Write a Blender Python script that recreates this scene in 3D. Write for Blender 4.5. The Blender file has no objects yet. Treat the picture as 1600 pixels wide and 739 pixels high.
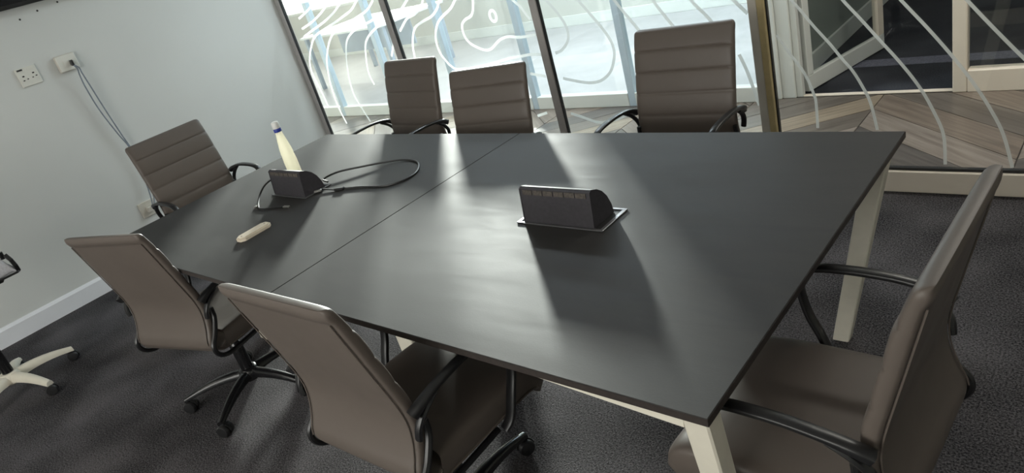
import bpy, math, random
from math import sin, cos, pi, radians
from mathutils import Vector, Matrix

random.seed(7)
S = bpy.context.scene
COL = S.collection

# ------------------------------------------------------------------ camera
cam_d = bpy.data.cameras.new('camera')
cam_d.sensor_fit = 'HORIZONTAL'
cam_d.sensor_width = 36.0
cam_d.lens = 36.0 * 1101.888 / 1600.0
cam_d.clip_start = 0.02
cam = bpy.data.objects.new('camera', cam_d)
COL.objects.link(cam)


def rodrigues(r):
    r = Vector(r)
    return Matrix.Rotation(r.length, 3, r.normalized())


Rw = rodrigues((-0.51497, 0.09626, 0.73383))     # columns: right, forward, up of the camera
right, fwd, up = Rw @ Vector((1, 0, 0)), Rw @ Vector((0, 1, 0)), Rw @ Vector((0, 0, 1))
M = Matrix((right, up, -fwd)).transposed().to_4x4()
M.translation = Vector((0.51667, -0.80282, 1.59392))
cam.matrix_world = M
S.camera = cam

# ------------------------------------------------------------------ light and exposure
S.view_settings.view_transform = 'Standard'
S.view_settings.look = 'None'
S.view_settings.gamma = 1.0
S.view_settings.use_curve_mapping = False
S.view_settings.exposure = 0.15
S.cycles.transparent_max_bounces = 24
S.cycles.max_bounces = 8

world = bpy.data.worlds.new('sky')
S.world = world
world.use_nodes = True
bg = world.node_tree.nodes['Background']
bg.inputs['Color'].default_value = (1.0, 0.965, 0.92, 1)
bg.inputs['Strength'].default_value = 6.4

SUN_AZ = (-0.695, 0.719)          # where the low sun stands, in plan
SUN_EL = radians(9.0)
sun_d = bpy.data.lights.new('sun', 'SUN')
sun_d.energy = 12.0
sun_d.angle = radians(4.0)
sun_d.color = (1.0, 0.965, 0.92)
sun = bpy.data.objects.new('sun', sun_d)
COL.objects.link(sun)
sun.location = (-7, 6, 5)
sun.rotation_euler = Vector((-SUN_AZ[0] * cos(SUN_EL), -SUN_AZ[1] * cos(SUN_EL), -sin(SUN_EL))).to_track_quat('-Z', 'Y').to_euler()


def portal(name, loc, sx, sy, rot):
    d = bpy.data.lights.new(name, 'AREA')
    d.shape = 'RECTANGLE'
    d.size, d.size_y = sx, sy
    d.cycles.is_portal = True
    o = bpy.data.objects.new(name, d)
    o.location, o.rotation_euler = loc, rot
    COL.objects.link(o)


FAR_Y = 6.62
portal('sky_portal', (-9.32, FAR_Y + 0.12, 1.62), 5.6, 2.05, (radians(-90), 0, 0))
BWX0, BWX1, BWZ0, BWZ1 = -2.9, 0.8, 0.85, 2.35      # window in the wall behind the viewer
portal('sky_portal', ((BWX0 + BWX1) / 2, -3.29, (BWZ0 + BWZ1) / 2), BWX1 - BWX0, BWZ1 - BWZ0, (radians(90), 0, 0))


def lamp(name, loc, sx, sy, power, color, rot=(0, 0, 0)):
    d = bpy.data.lights.new(name, 'AREA')
    d.shape = 'RECTANGLE'
    d.size, d.size_y = sx, sy
    d.energy = power
    d.color = color
    o = bpy.data.objects.new(name, d)
    o.location, o.rotation_euler = loc, rot
    COL.objects.link(o)
    return o


ROOM_FILL_W = 5.0
ROOM_FILLS = [(-2.9, -2.2), (0.1, -2.3)]  # weak warm fill lamps, unseen overhead, added to lift the room
CORRIDOR_FILLS = [(-3.0, 3.0), (0.3, 3.0)]  # unseen lamps added to brighten the corridor floor and the left wall
CORRIDOR_FILL_LIGHT = [(42.0, (0.82, 0.92, 1.0)), (36.0, (1.0, 0.94, 0.86))]
OFFICE_FILLS = [(-4.6, 5.1), (-2.6, 5.1)]  # cool unseen lamps added to brighten the office and the left wall
for lx, ly in ROOM_FILLS:
    lamp('fill_light', (lx, ly, 2.66), 1.15, 0.55, ROOM_FILL_W, (1.0, 0.93, 0.84))
for (lx, ly), (lw, lc) in zip(CORRIDOR_FILLS, CORRIDOR_FILL_LIGHT):
    lamp('fill_light', (lx, ly, 2.66), 1.15, 0.25, lw, lc)
for lx, ly in OFFICE_FILLS:
    lamp('fill_light', (lx, ly, 2.66), 1.15, 0.55, 70.0, (0.80, 0.91, 1.0))


# ------------------------------------------------------------------ materials
def mat(name, color, rough=0.5, metal=0.0, spec=0.5, noise=None, bump=None, coat=0.0, rough_noise=None):
    """noise=(scale, amount) mottles the colour, bump=(scale, strength, distance) gives fine relief"""
    m = bpy.data.materials.new(name)
    m.use_nodes = True
    nt = m.node_tree
    b = nt.nodes['Principled BSDF']
    b.inputs['Base Color'].default_value = (*color, 1)
    b.inputs['Roughness'].default_value = rough
    b.inputs['Metallic'].default_value = metal
    b.inputs['Specular IOR Level'].default_value = spec
    b.inputs['Coat Weight'].default_value = coat
    tc = nt.nodes.new('ShaderNodeTexCoord')
    if noise:
        n = nt.nodes.new('ShaderNodeTexNoise')
        n.inputs['Scale'].default_value = noise[0]
        n.inputs['Detail'].default_value = 5
        nt.links.new(tc.outputs['Object'], n.inputs['Vector'])
        r = nt.nodes.new('ShaderNodeValToRGB')
        k = noise[1]
        r.color_ramp.elements[0].color = (*[c * (1 - k) for c in color], 1)
        r.color_ramp.elements[1].color = (*[min(1, c * (1 + k)) for c in color], 1)
        r.color_ramp.elements[0].position = 0.3
        r.color_ramp.elements[1].position = 0.7
        nt.links.new(n.outputs['Fac'], r.inputs['Fac'])
        nt.links.new(r.outputs['Color'], b.inputs['Base Color'])
    if rough_noise:
        n = nt.nodes.new('ShaderNodeTexNoise')
        n.inputs['Scale'].default_value = rough_noise[0]
        n.inputs['Detail'].default_value = 6
        nt.links.new(tc.outputs['Object'], n.inputs['Vector'])
        mr = nt.nodes.new('ShaderNodeMapRange')
        mr.inputs['From Min'].default_value = 0.3
        mr.inputs['From Max'].default_value = 0.7
        mr.inputs['To Min'].default_value = rough - rough_noise[1]
        mr.inputs['To Max'].default_value = rough + rough_noise[1]
        nt.links.new(n.outputs['Fac'], mr.inputs['Value'])
        nt.links.new(mr.outputs['Result'], b.inputs['Roughness'])
    if bump:
        n = nt.nodes.new('ShaderNodeTexNoise')
        n.inputs['Scale'].default_value = bump[0]
        n.inputs['Detail'].default_value = 4
        nt.links.new(tc.outputs['Object'], n.inputs['Vector'])
        bp = nt.nodes.new('ShaderNodeBump')
        bp.inputs['Strength'].default_value = bump[1]
        bp.inputs['Distance'].default_value = bump[2]
        nt.links.new(n.outputs['Fac'], bp.inputs['Height'])
        nt.links.new(bp.outputs['Normal'], b.inputs['Normal'])
    return m


def glass_mat(name, tint, refl=1.0):
    m = bpy.data.materials.new(name)
    m.use_nodes = True
    nt = m.node_tree
    nt.nodes.clear()
    out = nt.nodes.new('ShaderNodeOutputMaterial')
    mix = nt.nodes.new('ShaderNodeMixShader')
    tr = nt.nodes.new('ShaderNodeBsdfTransparent')
    gl = nt.nodes.new('ShaderNodeBsdfGlossy')
    fr = nt.nodes.new('ShaderNodeFresnel')
    mul = nt.nodes.new('ShaderNodeMath')
    mul.operation = 'MULTIPLY'
    mul.inputs[1].default_value = refl
    # both faces of the pane reflect alike: the node inverts the index on back faces, so hand it the inverse there
    ge = nt.nodes.new('ShaderNodeNewGeometry')
    ex = nt.nodes.new('ShaderNodeMath')
    ex.operation = 'MULTIPLY_ADD'
    ex.inputs[1].default_value = -2.0
    ex.inputs[2].default_value = 1.0
    pw = nt.nodes.new('ShaderNodeMath')
    pw.operation = 'POWER'
    pw.inputs[0].default_value = 1.45
    nt.links.new(ge.outputs['Backfacing'], ex.inputs[0])
    nt.links.new(ex.outputs[0], pw.inputs[1])
    nt.links.new(pw.outputs[0], fr.inputs['IOR'])
    tr.inputs['Color'].default_value = (*tint, 1)
    gl.inputs['Roughness'].default_value = 0.02
    nt.links.new(fr.outputs[0], mul.inputs[0])
    nt.links.new(mul.outputs[0], mix.inputs[0])
    nt.links.new(tr.outputs[0], mix.inputs[1])
    nt.links.new(gl.outputs[0], mix.inputs[2])
    nt.links.new(mix.outputs[0], out.inputs['Surface'])
    return m


def decal_mat():
    m = bpy.data.materials.new('frosted_vinyl')
    m.use_nodes = True
    nt = m.node_tree
    nt.nodes.clear()
    out = nt.nodes.new('ShaderNodeOutputMaterial')
    d = nt.nodes.new('ShaderNodeBsdfDiffuse')
    t = nt.nodes.new('ShaderNodeBsdfTranslucent')
    a = nt.nodes.new('ShaderNodeBsdfTransparent')
    d.inputs['Color'].default_value = (0.85, 0.87, 0.86, 1)
    t.inputs['Color'].default_value = (0.9, 0.92, 0.9, 1)
    m1 = nt.nodes.new('ShaderNodeMixShader')
    m1.inputs[0].default_value = 0.6
    m2 = nt.nodes.new('ShaderNodeMixShader')
    m2.inputs[0].default_value = 0.42
    nt.links.new(d.outputs[0], m1.inputs[1])
    nt.links.new(t.outputs[0], m1.inputs[2])
    nt.links.new(m1.outputs[0], m2.inputs[1])
    nt.links.new(a.outputs[0], m2.inputs[2])
    nt.links.new(m2.outputs[0], out.inputs['Surface'])
    return m


def carpet_mat(name, dark, light):
    m = bpy.data.materials.new(name)
    m.use_nodes = True
    nt = m.node_tree
    b = nt.nodes['Principled BSDF']
    b.inputs['Roughness'].default_value = 0.95
    b.inputs['Specular IOR Level'].default_value = 0.12
    tc = nt.nodes.new('ShaderNodeTexCoord')
    v = nt.nodes.new('ShaderNodeTexVoronoi')
    v.inputs['Scale'].default_value = 240
    n = nt.nodes.new('ShaderNodeTexNoise')
    n.inputs['Scale'].default_value = 165
    n.inputs['Detail'].default_value = 6
    n.inputs['Roughness'].default_value = 0.75
    n2 = nt.nodes.new('ShaderNodeTexNoise')
    n2.inputs['Scale'].default_value = 2.2
    add = nt.nodes.new('ShaderNodeMath')
    add.operation = 'ADD'
    mul = nt.nodes.new('ShaderNodeMath')
    mul.operation = 'MULTIPLY'
    mul.inputs[1].default_value = 0.35
    ramp = nt.nodes.new('ShaderNodeValToRGB')
    ramp.color_ramp.elements[0].position = 0.56
    ramp.color_ramp.elements[0].color = (*dark, 1)
    ramp.color_ramp.elements[1].position = 0.84
    ramp.color_ramp.elements[1].color = (*light, 1)
    bp = nt.nodes.new('ShaderNodeBump')
    bp.inputs['Strength'].default_value = 0.6
    bp.inputs['Distance'].default_value = 0.003
    for q in (v, n, n2):
        nt.links.new(tc.outputs['Object'], q.inputs['Vector'])
    nt.links.new(n2.outputs['Fac'], mul.inputs[0])
    nt.links.new(n.outputs['Fac'], add.inputs[0])
    nt.links.new(mul.outputs[0], add.inputs[1])
    nt.links.new(add.outputs[0], ramp.inputs['Fac'])
    nt.links.new(ramp.outputs['Color'], b.inputs['Base Color'])
    nt.links.new(v.outputs['Distance'], bp.inputs['Height'])
    nt.links.new(bp.outputs['Normal'], b.inputs['Normal'])
    return m


def table_mat():
    """dark laminate with faint wiped smears that change its gloss"""
    m = bpy.data.materials.new('dark_laminate')
    m.use_nodes = True
    nt = m.node_tree
    b = nt.nodes['Principled BSDF']
    b.inputs['Specular IOR Level'].default_value = 0.28
    tc = nt.nodes.new('ShaderNodeTexCoord')
    mp = nt.nodes.new('ShaderNodeMapping')
    mp.inputs['Rotation'].default_value = (0, 0, radians(35))
    mp.inputs['Scale'].default_value = (2.0, 9.0, 4.0)
    n = nt.nodes.new('ShaderNodeTexNoise')
    n.inputs['Scale'].default_value = 1.6
    n.inputs['Detail'].default_value = 5
    n.inputs['Distortion'].default_value = 0.8
    f = nt.nodes.new('ShaderNodeTexNoise')
    f.inputs['Scale'].default_value = 260
    r = nt.nodes.new('ShaderNodeMapRange')
    r.inputs['From Min'].default_value = 0.35
    r.inputs['From Max'].default_value = 0.7
    r.inputs['To Min'].default_value = 0.60
    r.inputs['To Max'].default_value = 0.66
    c = nt.nodes.new('ShaderNodeValToRGB')
    c.color_ramp.elements[0].position = 0.35
    c.color_ramp.elements[0].color = (0.028, 0.027, 0.027, 1)
    c.color_ramp.elements[1].position = 0.75
    c.color_ramp.elements[1].color = (0.042, 0.0405, 0.040, 1)
    bp = nt.nodes.new('ShaderNodeBump')
    bp.inputs['Strength'].default_value = 0.12
    bp.inputs['Distance'].default_value = 0.001
    nt.links.new(tc.outputs['Object'], mp.inputs['Vector'])
    nt.links.new(mp.outputs['Vector'], n.inputs['Vector'])
    nt.links.new(tc.outputs['Object'], f.inputs['Vector'])
    nt.links.new(n.outputs['Fac'], r.inputs['Value'])
    nt.links.new(r.outputs['Result'], b.inputs['Roughness'])
    nt.links.new(n.outputs['Fac'], c.inputs['Fac'])
    nt.links.new(c.outputs['Color'], b.inputs['Base Color'])
    nt.links.new(f.outputs['Fac'], bp.inputs['Height'])
    nt.links.new(bp.outputs['Normal'], b.inputs['Normal'])
    return m


def wood_mat(name, c1, c2, ang):
    m = bpy.data.materials.new(name)
    m.use_nodes = True
    nt = m.node_tree
    b = nt.nodes['Principled BSDF']
    b.inputs['Roughness'].default_value = 0.28
    tc = nt.nodes.new('ShaderNodeTexCoord')
    mp = nt.nodes.new('ShaderNodeMapping')
    mp.inputs['Rotation'].default_value = (0, 0, -ang)
    mp2 = nt.nodes.new('ShaderNodeMapping')
    mp2.inputs['Scale'].default_value = (1.6, 26.0, 4.0)
    n = nt.nodes.new('ShaderNodeTexNoise')
    n.inputs['Scale'].default_value = 1.5
    n.inputs['Detail'].default_value = 7
    n.inputs['Distortion'].default_value = 0.6
    r = nt.nodes.new('ShaderNodeValToRGB')
    r.color_ramp.elements[0].position = 0.35
    r.color_ramp.elements[0].color = (*c1, 1)
    r.color_ramp.elements[1].position = 0.68
    r.color_ramp.elements[1].color = (*c2, 1)
    nt.links.new(tc.outputs['Object'], mp.inputs['Vector'])
    nt.links.new(mp.outputs['Vector'], mp2.inputs['Vector'])
    nt.links.new(mp2.outputs['Vector'], n.inputs['Vector'])
    nt.links.new(n.outputs['Fac'], r.inputs['Fac'])
    nt.links.new(r.outputs['Color'], b.inputs['Base Color'])
    return m


MT = {
    'wall': mat('grey_green_wall_paint', (0.68, 0.69, 0.67), 0.75, spec=0.25, noise=(1.1, 0.03), bump=(140, 0.08, 0.002)),
    'wall_plain': mat('off_white_wall_paint', (0.62, 0.62, 0.58), 0.8, spec=0.2, noise=(0.9, 0.03)),
    'ceiling': mat('ceiling_paint', (0.75, 0.74, 0.71), 0.9, spec=0.1, noise=(2, 0.02)),
    'skirting': mat('white_skirting_paint', (0.82, 0.83, 0.87), 0.45, noise=(6, 0.02)),
    'carpet': carpet_mat('charcoal_loop_carpet', (0.007, 0.007, 0.008), (0.165, 0.155, 0.163)),
    'dark_carpet': carpet_mat('blue_black_carpet', (0.020, 0.022, 0.028), (0.07, 0.075, 0.09)),
    'table': table_mat(),
    'table_edge': mat('dark_brown_edge_band', (0.035, 0.028, 0.025), 0.5, noise=(60, 0.2)),
    'cream': mat('cream_powder_coat', (0.72, 0.68, 0.58), 0.42, noise=(30, 0.03)),
    'white_frame': mat('white_painted_frame', (0.74, 0.76, 0.73), 0.4, noise=(5, 0.02)),
    'cream_frame': mat('cream_painted_frame', (0.84, 0.75, 0.64), 0.45, noise=(5, 0.03)),
    'blue_frame': mat('pale_blue_frame', (0.52, 0.62, 0.70), 0.4, noise=(5, 0.03)),
    'alu': mat('grey_anodised_frame', (0.42, 0.40, 0.39), 0.45, metal=0.0, noise=(12, 0.06)),
    'alu_light': mat('grey_beige_door_frame', (0.60, 0.56, 0.50), 0.45, metal=0.0, noise=(12, 0.05)),
    'gold': mat('ochre_edge_strip', (0.50, 0.40, 0.21), 0.45, metal=0.0, noise=(20, 0.1)),
    'gasket': mat('black_rubber_gasket', (0.012, 0.012, 0.013), 0.6, noise=(50, 0.2)),
    'leather': mat('taupe_leatherette', (0.116, 0.096, 0.083), 0.45, spec=0.4, noise=(3, 0.05), bump=(420, 0.10, 0.001), rough_noise=(9, 0.04)),
    'black': mat('black_powder_coat', (0.012, 0.012, 0.013), 0.34, noise=(40, 0.15)),
    'black_gloss': mat('gloss_black_plastic', (0.010, 0.010, 0.011), 0.22, noise=(20, 0.15)),
    'chrome': mat('chrome', (0.62, 0.62, 0.64), 0.18, metal=1.0, noise=(30, 0.03)),
    'caster': mat('caster_rubber', (0.014, 0.014, 0.015), 0.45, noise=(60, 0.2)),
    'box': mat('black_anodised_power_box', (0.042, 0.039, 0.046), 0.5, noise=(90, 0.15)),
    'box_slot': mat('brown_grey_brush_strip', (0.085, 0.072, 0.062), 0.6, noise=(160, 0.4)),
    'box_frame': mat('dark_silver_trim', (0.22, 0.22, 0.23), 0.32, metal=0.8, noise=(60, 0.06)),
    'cable': mat('black_cable', (0.013, 0.013, 0.014), 0.42, noise=(80, 0.15)),
    'metal': mat('silver_plug_metal', (0.6, 0.59, 0.56), 0.28, metal=1.0, noise=(80, 0.05)),
    'eraser': mat('cream_plastic', (0.68, 0.60, 0.48), 0.5, noise=(22, 0.08)),
    'eraser_mark': mat('brown_print', (0.20, 0.14, 0.10), 0.6, noise=(40, 0.2)),
    'cap': mat('white_cap_plastic', (0.82, 0.82, 0.80), 0.4, noise=(30, 0.03)),
    'blue_ring': mat('blue_plastic_ring', (0.025, 0.05, 0.34), 0.4, noise=(30, 0.08)),
    'plate': mat('white_switch_plastic', (0.76, 0.75, 0.69), 0.35, noise=(25, 0.03)),
    'plate_side': mat('aged_white_plastic', (0.66, 0.63, 0.56), 0.4, noise=(25, 0.04)),
    'hole': mat('dark_slot', (0.03, 0.028, 0.026), 0.7, noise=(50, 0.2)),
    'cord': mat('grey_blue_cord', (0.22, 0.25, 0.29), 0.5, noise=(50, 0.15)),
    'screen': mat('dark_television_screen', (0.006, 0.006, 0.009), 0.15, noise=(4, 0.2)),
    'seat_fabric': mat('pale_grey_fabric', (0.50, 0.50, 0.53), 0.8, noise=(120, 0.12)),
    'desk': mat('white_desk_laminate', (0.80, 0.81, 0.80), 0.35, noise=(4, 0.02)),
    'blue_grey': mat('blue_grey_panel', (0.36, 0.42, 0.50), 0.55, noise=(8, 0.06)),
    'grey_green': mat('grey_green_partition', (0.30, 0.33, 0.31), 0.7, noise=(2, 0.05)),
    'tan_floor': mat('pale_oak_vinyl', (0.46, 0.45, 0.46), 0.35, noise=(3, 0.10)),
    'grout': mat('dark_floor_joint', (0.05, 0.042, 0.036), 0.8, noise=(20, 0.2)),
    'band_colour': mat('lavender_band', (0.15, 0.155, 0.20), 0.95, spec=0.1, noise=(90, 0.25)),
    'glass': glass_mat('clear_glass', (0.975, 0.99, 0.985)),
    'decal': decal_mat(),
}
LIGHT = bpy.data.materials.new('fill_diffuser')  # glowing face of the added fill lamps
LIGHT.use_nodes = True
LIGHT.node_tree.nodes['Principled BSDF'].inputs['Base Color'].default_value = (0.85, 0.84, 0.80, 1)
LIGHT.node_tree.nodes['Principled BSDF'].inputs['Emission Color'].default_value = (1.0, 0.92, 0.8, 1)
LIGHT.node_tree.nodes['Principled BSDF'].inputs['Emission Strength'].default_value = 1.0

BOTTLE = bpy.data.materials.new('cloudy_bottle_plastic')
BOTTLE.use_nodes = True
_b = BOTTLE.node_tree.nodes['Principled BSDF']
_b.inputs['Base Color'].default_value = (0.95, 0.91, 0.78, 1)
_b.inputs['Roughness'].default_value = 0.22
_b.inputs['Transmission Weight'].default_value = 0.4
_nt = BOTTLE.node_tree
_tl = _nt.nodes.new('ShaderNodeBsdfTranslucent')
_tl.inputs['Color'].default_value = (0.98, 0.94, 0.80, 1)
_mx = _nt.nodes.new('ShaderNodeMixShader')
_mx.inputs[0].default_value = 0.65
_nt.links.new(_b.outputs[0], _mx.inputs[1])
_nt.links.new(_tl.outputs[0], _mx.inputs[2])
_nt.links.new(_mx.outputs[0], _nt.nodes['Material Output'].inputs['Surface'])
_b.inputs['Subsurface Weight'].default_value = 0.0
_b.inputs['Subsurface Radius'].default_value = (0.06, 0.06, 0.04)

WOODS = []
for c in [((.20, .155, .115), (.34, .28, .21)), ((.10, .082, .068), (.17, .145, .125)), ((.135, .105, .085), (.23, .185, .15)),
          ((.075, .065, .06), (.13, .115, .105)), ((.165, .135, .115), (.27, .23, .20))]:
    WOODS.append([wood_mat('corridor_plank_wood', c[0], c[1], radians(a)) for a in (40, -42)])


# ------------------------------------------------------------------ mesh tools
class MB:
    def __init__(s):
        s.v, s.f = [], []

    def add(s, verts, faces):
        k = len(s.v)
        s.v += [tuple(v) for v in verts]
        s.f += [tuple(i + k for i in f) for f in faces]
        return s

    def box(s, x0, x1, y0, y1, z0, z1, b=0.0):
        if b <= 0:
            vs = [(x, y, z) for z in (z0, z1) for y in (y0, y1) for x in (x0, x1)]
            return s.add(vs, [(0, 2, 3, 1), (4, 5, 7, 6), (0, 1, 5, 4), (2, 6, 7, 3), (0, 4, 6, 2), (1, 3, 7, 5)])
        # chamfered box
        lo, hi = (x0, y0, z0), (x1, y1, z1)
        vs, idx = [], {}
        for sx in (0, 1):
            for sy in (0, 1):
                for sz in (0, 1):
                    sg = (sx, sy, sz)
                    for ax in range(3):
                        p = []
                        for a in range(3):
                            e = (lo, hi)[sg[a]][a]
                            if a != ax:
                                e += b if sg[a] == 0 else -b
                            p.append(e)
                        idx[(sg, ax)] = len(vs)
                        vs.append(tuple(p))
        fs = []
        for ax in range(3):
            o = [a for a in range(3) if a != ax]
            for sd in (0, 1):
                q = []
                for u, w in ((0, 0), (1, 0), (1, 1), (0, 1)):
                    sg = [0, 0, 0]
                    sg[ax], sg[o[0]], sg[o[1]] = sd, u, w
                    q.append(idx[(tuple(sg), ax)])
                flip = (sd == 0) ^ (ax == 1)
                fs.append(tuple(reversed(q)) if flip else tuple(q))
        for ax in range(3):              # edge chamfers along ax
            o = [a for a in range(3) if a != ax]
            for u in (0, 1):
                for w in (0, 1):
                    def sgn(t):
                        q = [0, 0, 0]
                        q[ax], q[o[0]], q[o[1]] = t, u, w
                        return tuple(q)
                    q = [idx[(sgn(0), o[0])], idx[(sgn(1), o[0])], idx[(sgn(1), o[1])], idx[(sgn(0), o[1])]]
                    fs.append(tuple(q))
        for sx in (0, 1):
            for sy in (0, 1):
                for sz in (0, 1):
                    fs.append(tuple(idx[((sx, sy, sz), a)] for a in range(3)))
        return s.add(vs, fs)

    def prism(s, poly, d0, d1, axis='z'):
        """poly of 2D points extruded along an axis"""
        n = len(poly)
        put = {'z': lambda p, d: (p[0], p[1], d), 'y': lambda p, d: (p[0], d, p[1]), 'x': lambda p, d: (d, p[0], p[1])}[axis]
        vs = [put(p, d0) for p in poly] + [put(p, d1) for p in poly]
        fs = [tuple(reversed(range(n))), tuple(range(n, 2 * n))] + [(i, (i + 1) % n, n + (i + 1) % n, n + i) for i in range(n)]
        return s.add(vs, fs)

    def lathe(s, prof, c=(0, 0, 0), n=20):
        """profile of (radius, z) turned about a vertical axis"""
        vs = [(c[0] + r * cos(2 * pi * k / n), c[1] + r * sin(2 * pi * k / n), c[2] + z) for r, z in prof for k in range(n)]
        fs = [(i * n + k, i * n + (k + 1) % n, (i + 1) * n + (k + 1) % n, (i + 1) * n + k) for i in range(len(prof) - 1) for k in range(n)]
        fs += [tuple(reversed(range(n))), tuple((len(prof) - 1) * n + k for k in range(n))]
        return s.add(vs, fs)

    def loft(s, rings, closed=False):
        n = len(rings[0])
        vs = [p for r in rings for p in r]
        m = len(rings)
        fs = []
        for i in range(m if closed else m - 1):
            j = (i + 1) % m
            fs += [(i * n + k, i * n + (k + 1) % n, j * n + (k + 1) % n, j * n + k) for k in range(n)]
        if not closed:
            fs += [tuple(reversed(range(n))), tuple((m - 1) * n + k for k in range(n))]
        return s.add(vs, fs)

    def tube(s, pts, r, n=8, closed=False, flat=1.0, side=None):
        """round or flattened tube along points; r may be a list; side = direction of the wide axis when flat > 1"""
        P = [Vector(p) for p in pts]
        m = len(P)
        rr = r if isinstance(r, (list, tuple)) else [r] * m
        rings, prev = [], None
        for i in range(m):
            a = P[i - 1] if (i > 0 or closed) else P[i]
            b = P[(i + 1) % m] if (i < m - 1 or closed) else P[i]
            t = (b - a).normalized()
            if side is not None:
                u = Vector(side)
                u = (u - t * u.dot(t)).normalized()
            elif prev is None:
                u = t.orthogonal().normalized()
            else:
                u = (prev - t * prev.dot(t)).normalized()
            prev = u
            w = t.cross(u)
            rings.append([P[i] + rr[i] * (u * flat * cos(2 * pi * k / n) + w * sin(2 * pi * k / n)) for k in range(n)])
        return s.loft(rings, closed)

    def bar(s, pts, wide, thick, side):
        """flat bar of rectangular section with softened edges; thick may be a list"""
        P = [Vector(p) for p in pts]
        m = len(P)
        th = thick if isinstance(thick, (list, tuple)) else [thick] * m
        rings = []
        for i in range(m):
            t = (P[min(i + 1, m - 1)] - P[max(i - 1, 0)]).normalized()
            u = Vector(side)
            u = (u - t * u.dot(t)).normalized()
            w = t.cross(u)
            a, b = wide / 2, th[i] / 2
            c = min(a, b) * 0.4
            rings.append([P[i] + u * x + w * y for x, y in ((a, -b + c), (a, b - c), (a - c, b), (-a + c, b), (-a, b - c), (-a, -b + c), (-a + c, -b), (a - c, -b))])
        return s.loft(rings)

    def build(s, name, m, parent=None, smooth=False, angle=40):
        me = bpy.data.meshes.new(name)
        me.from_pydata(s.v, [], s.f)
        me.materials.append(MT[m] if isinstance(m, str) else m)
        if smooth:
            me.polygons.foreach_set('use_smooth', [True] * len(me.polygons))
            me.set_sharp_from_angle(angle=radians(angle))
        me.update()
        o = bpy.data.objects.new(name, me)
        COL.objects.link(o)
        if parent is not None:
            o.parent = parent
        return o


def tag(o, label=None, cat=None, group=None, kind=None):
    for k, v in (('label', label), ('category', cat), ('group', group), ('kind', kind)):
        if v:
            o[k] = v
    return o


def empty(name, loc=(0, 0, 0), rz=0.0, **kw):
    o = bpy.data.objects.new(name, None)
    o.empty_display_size = 0.1
    o.location, o.rotation_euler = loc, (0, 0, rz)
    COL.objects.link(o)
    return tag(o, **kw)


def struct(name, mb, m, parent=None, **kw):
    o = mb.build(name, m, parent, **kw)
    if parent is None:
        o['kind'] = 'structure'
    return o


def catmull(pts, n=6, closed=False):
    P = [Vector(p) for p in pts]
    m = len(P)
    out = []
    for i in range(m if closed else m - 1):
        if closed:
            a, b, c, d = P[i - 1], P[i], P[(i + 1) % m], P[(i + 2) % m]
        else:
            a, b, c, d = P[max(i - 1, 0)], P[i], P[i + 1], P[min(i + 2, m - 1)]
        for k in range(n):
            t = k / n
            out.append(0.5 * ((2 * b) + (c - a) * t + (2 * a - 5 * b + 4 * c - d) * t * t + (-a + 3 * b - 3 * c + d) * t ** 3))
    if not closed:
        out.append(P[-1])
    return out


# ------------------------------------------------------------------ the meeting room
XL, GY, XR, YB, CH = -4.645, 2.372, 2.6, -3.2, 2.72
GT = 0.045                                           # depth of the glass partition's frame
struct('floor', MB().box(XL - 0.15, XR + 0.1, YB - 0.1, GY - 0.02, -0.12, 0.0), 'carpet')
wl = struct('wall_left', MB().box(XL - 0.14, XL, YB - 0.1, GY + 0.03, 0.0, CH), 'wall')
for (y, z) in ((0.905, 1.782), (0.775, 1.764), (0.662, 1.742)):
    MB().prism([(y + 0.006 * cos(a * pi / 4), z + 0.006 * sin(a * pi / 4)) for a in range(8)], XL, XL + 0.002, 'x').build('screw_hole', 'hole', wl)
struct('baseboard_left', MB().prism([(XL, 0), (XL + 0.018, 0), (XL + 0.018, 0.10), (XL + 0.006, 0.118), (XL, 0.118)], YB, GY - 0.03, 'y'), 'skirting')
wb = MB().box(XL, BWX0, YB - 0.1, YB, 0.0, CH)
wb.box(BWX1, XR + 0.1, YB - 0.1, YB, 0.0, CH)
wb.box(BWX0, BWX1, YB - 0.1, YB, 0.0, BWZ0)
wb.box(BWX0, BWX1, YB - 0.1, YB, BWZ1, CH)
struct('wall_back', wb, 'wall_plain')
win5 = empty('window_5', (0, YB - 0.05, 0), kind='structure')
for x in (BWX0 + 0.03, (BWX0 + BWX1) / 2, BWX1 - 0.03):
    MB().box(x - 0.03, x + 0.03, -0.04, 0.04, BWZ0 + 0.061, BWZ1 - 0.061, 0.003).build('mullion', 'white_frame', win5)
for z in (BWZ0, BWZ1 - 0.06):
    MB().box(BWX0, BWX1, -0.04, 0.04, z, z + 0.06, 0.003).build('frame_rail', 'white_frame', win5)
for a, b in ((BWX0 + 0.061, (BWX0 + BWX1) / 2 - 0.031), ((BWX0 + BWX1) / 2 + 0.031, BWX1 - 0.061)):
    MB().box(a, b, -0.004, 0.004, BWZ0 + 0.061, BWZ1 - 0.061).build('glass_pane', 'glass', win5)
struct('wall_right', MB().box(XR, XR + 0.1, YB, GY + 0.03, 0.0, CH), 'wall_plain')
struct('ceiling', MB().box(XL - 0.15, XR + 0.1, YB - 0.1, GY + 0.03, CH, CH + 0.1), 'ceiling')
for lx, ly in ROOM_FILLS + CORRIDOR_FILLS + OFFICE_FILLS:
    t = empty('fill_fixture', (lx, ly, CH), kind='structure')  # invented fixture, out of view, housing each added fill lamp
    hw_ = 0.15 if (lx, ly) in CORRIDOR_FILLS else 0.3
    MB().box(-0.6, 0.6, -hw_, hw_, -0.035, 0.0, 0.004).build('fill_housing', 'white_frame', t)
    MB().box(-0.57, 0.57, -hw_ + 0.03, hw_ - 0.03, -0.041, -0.0355).build('fill_panel', LIGHT, t)

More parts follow.
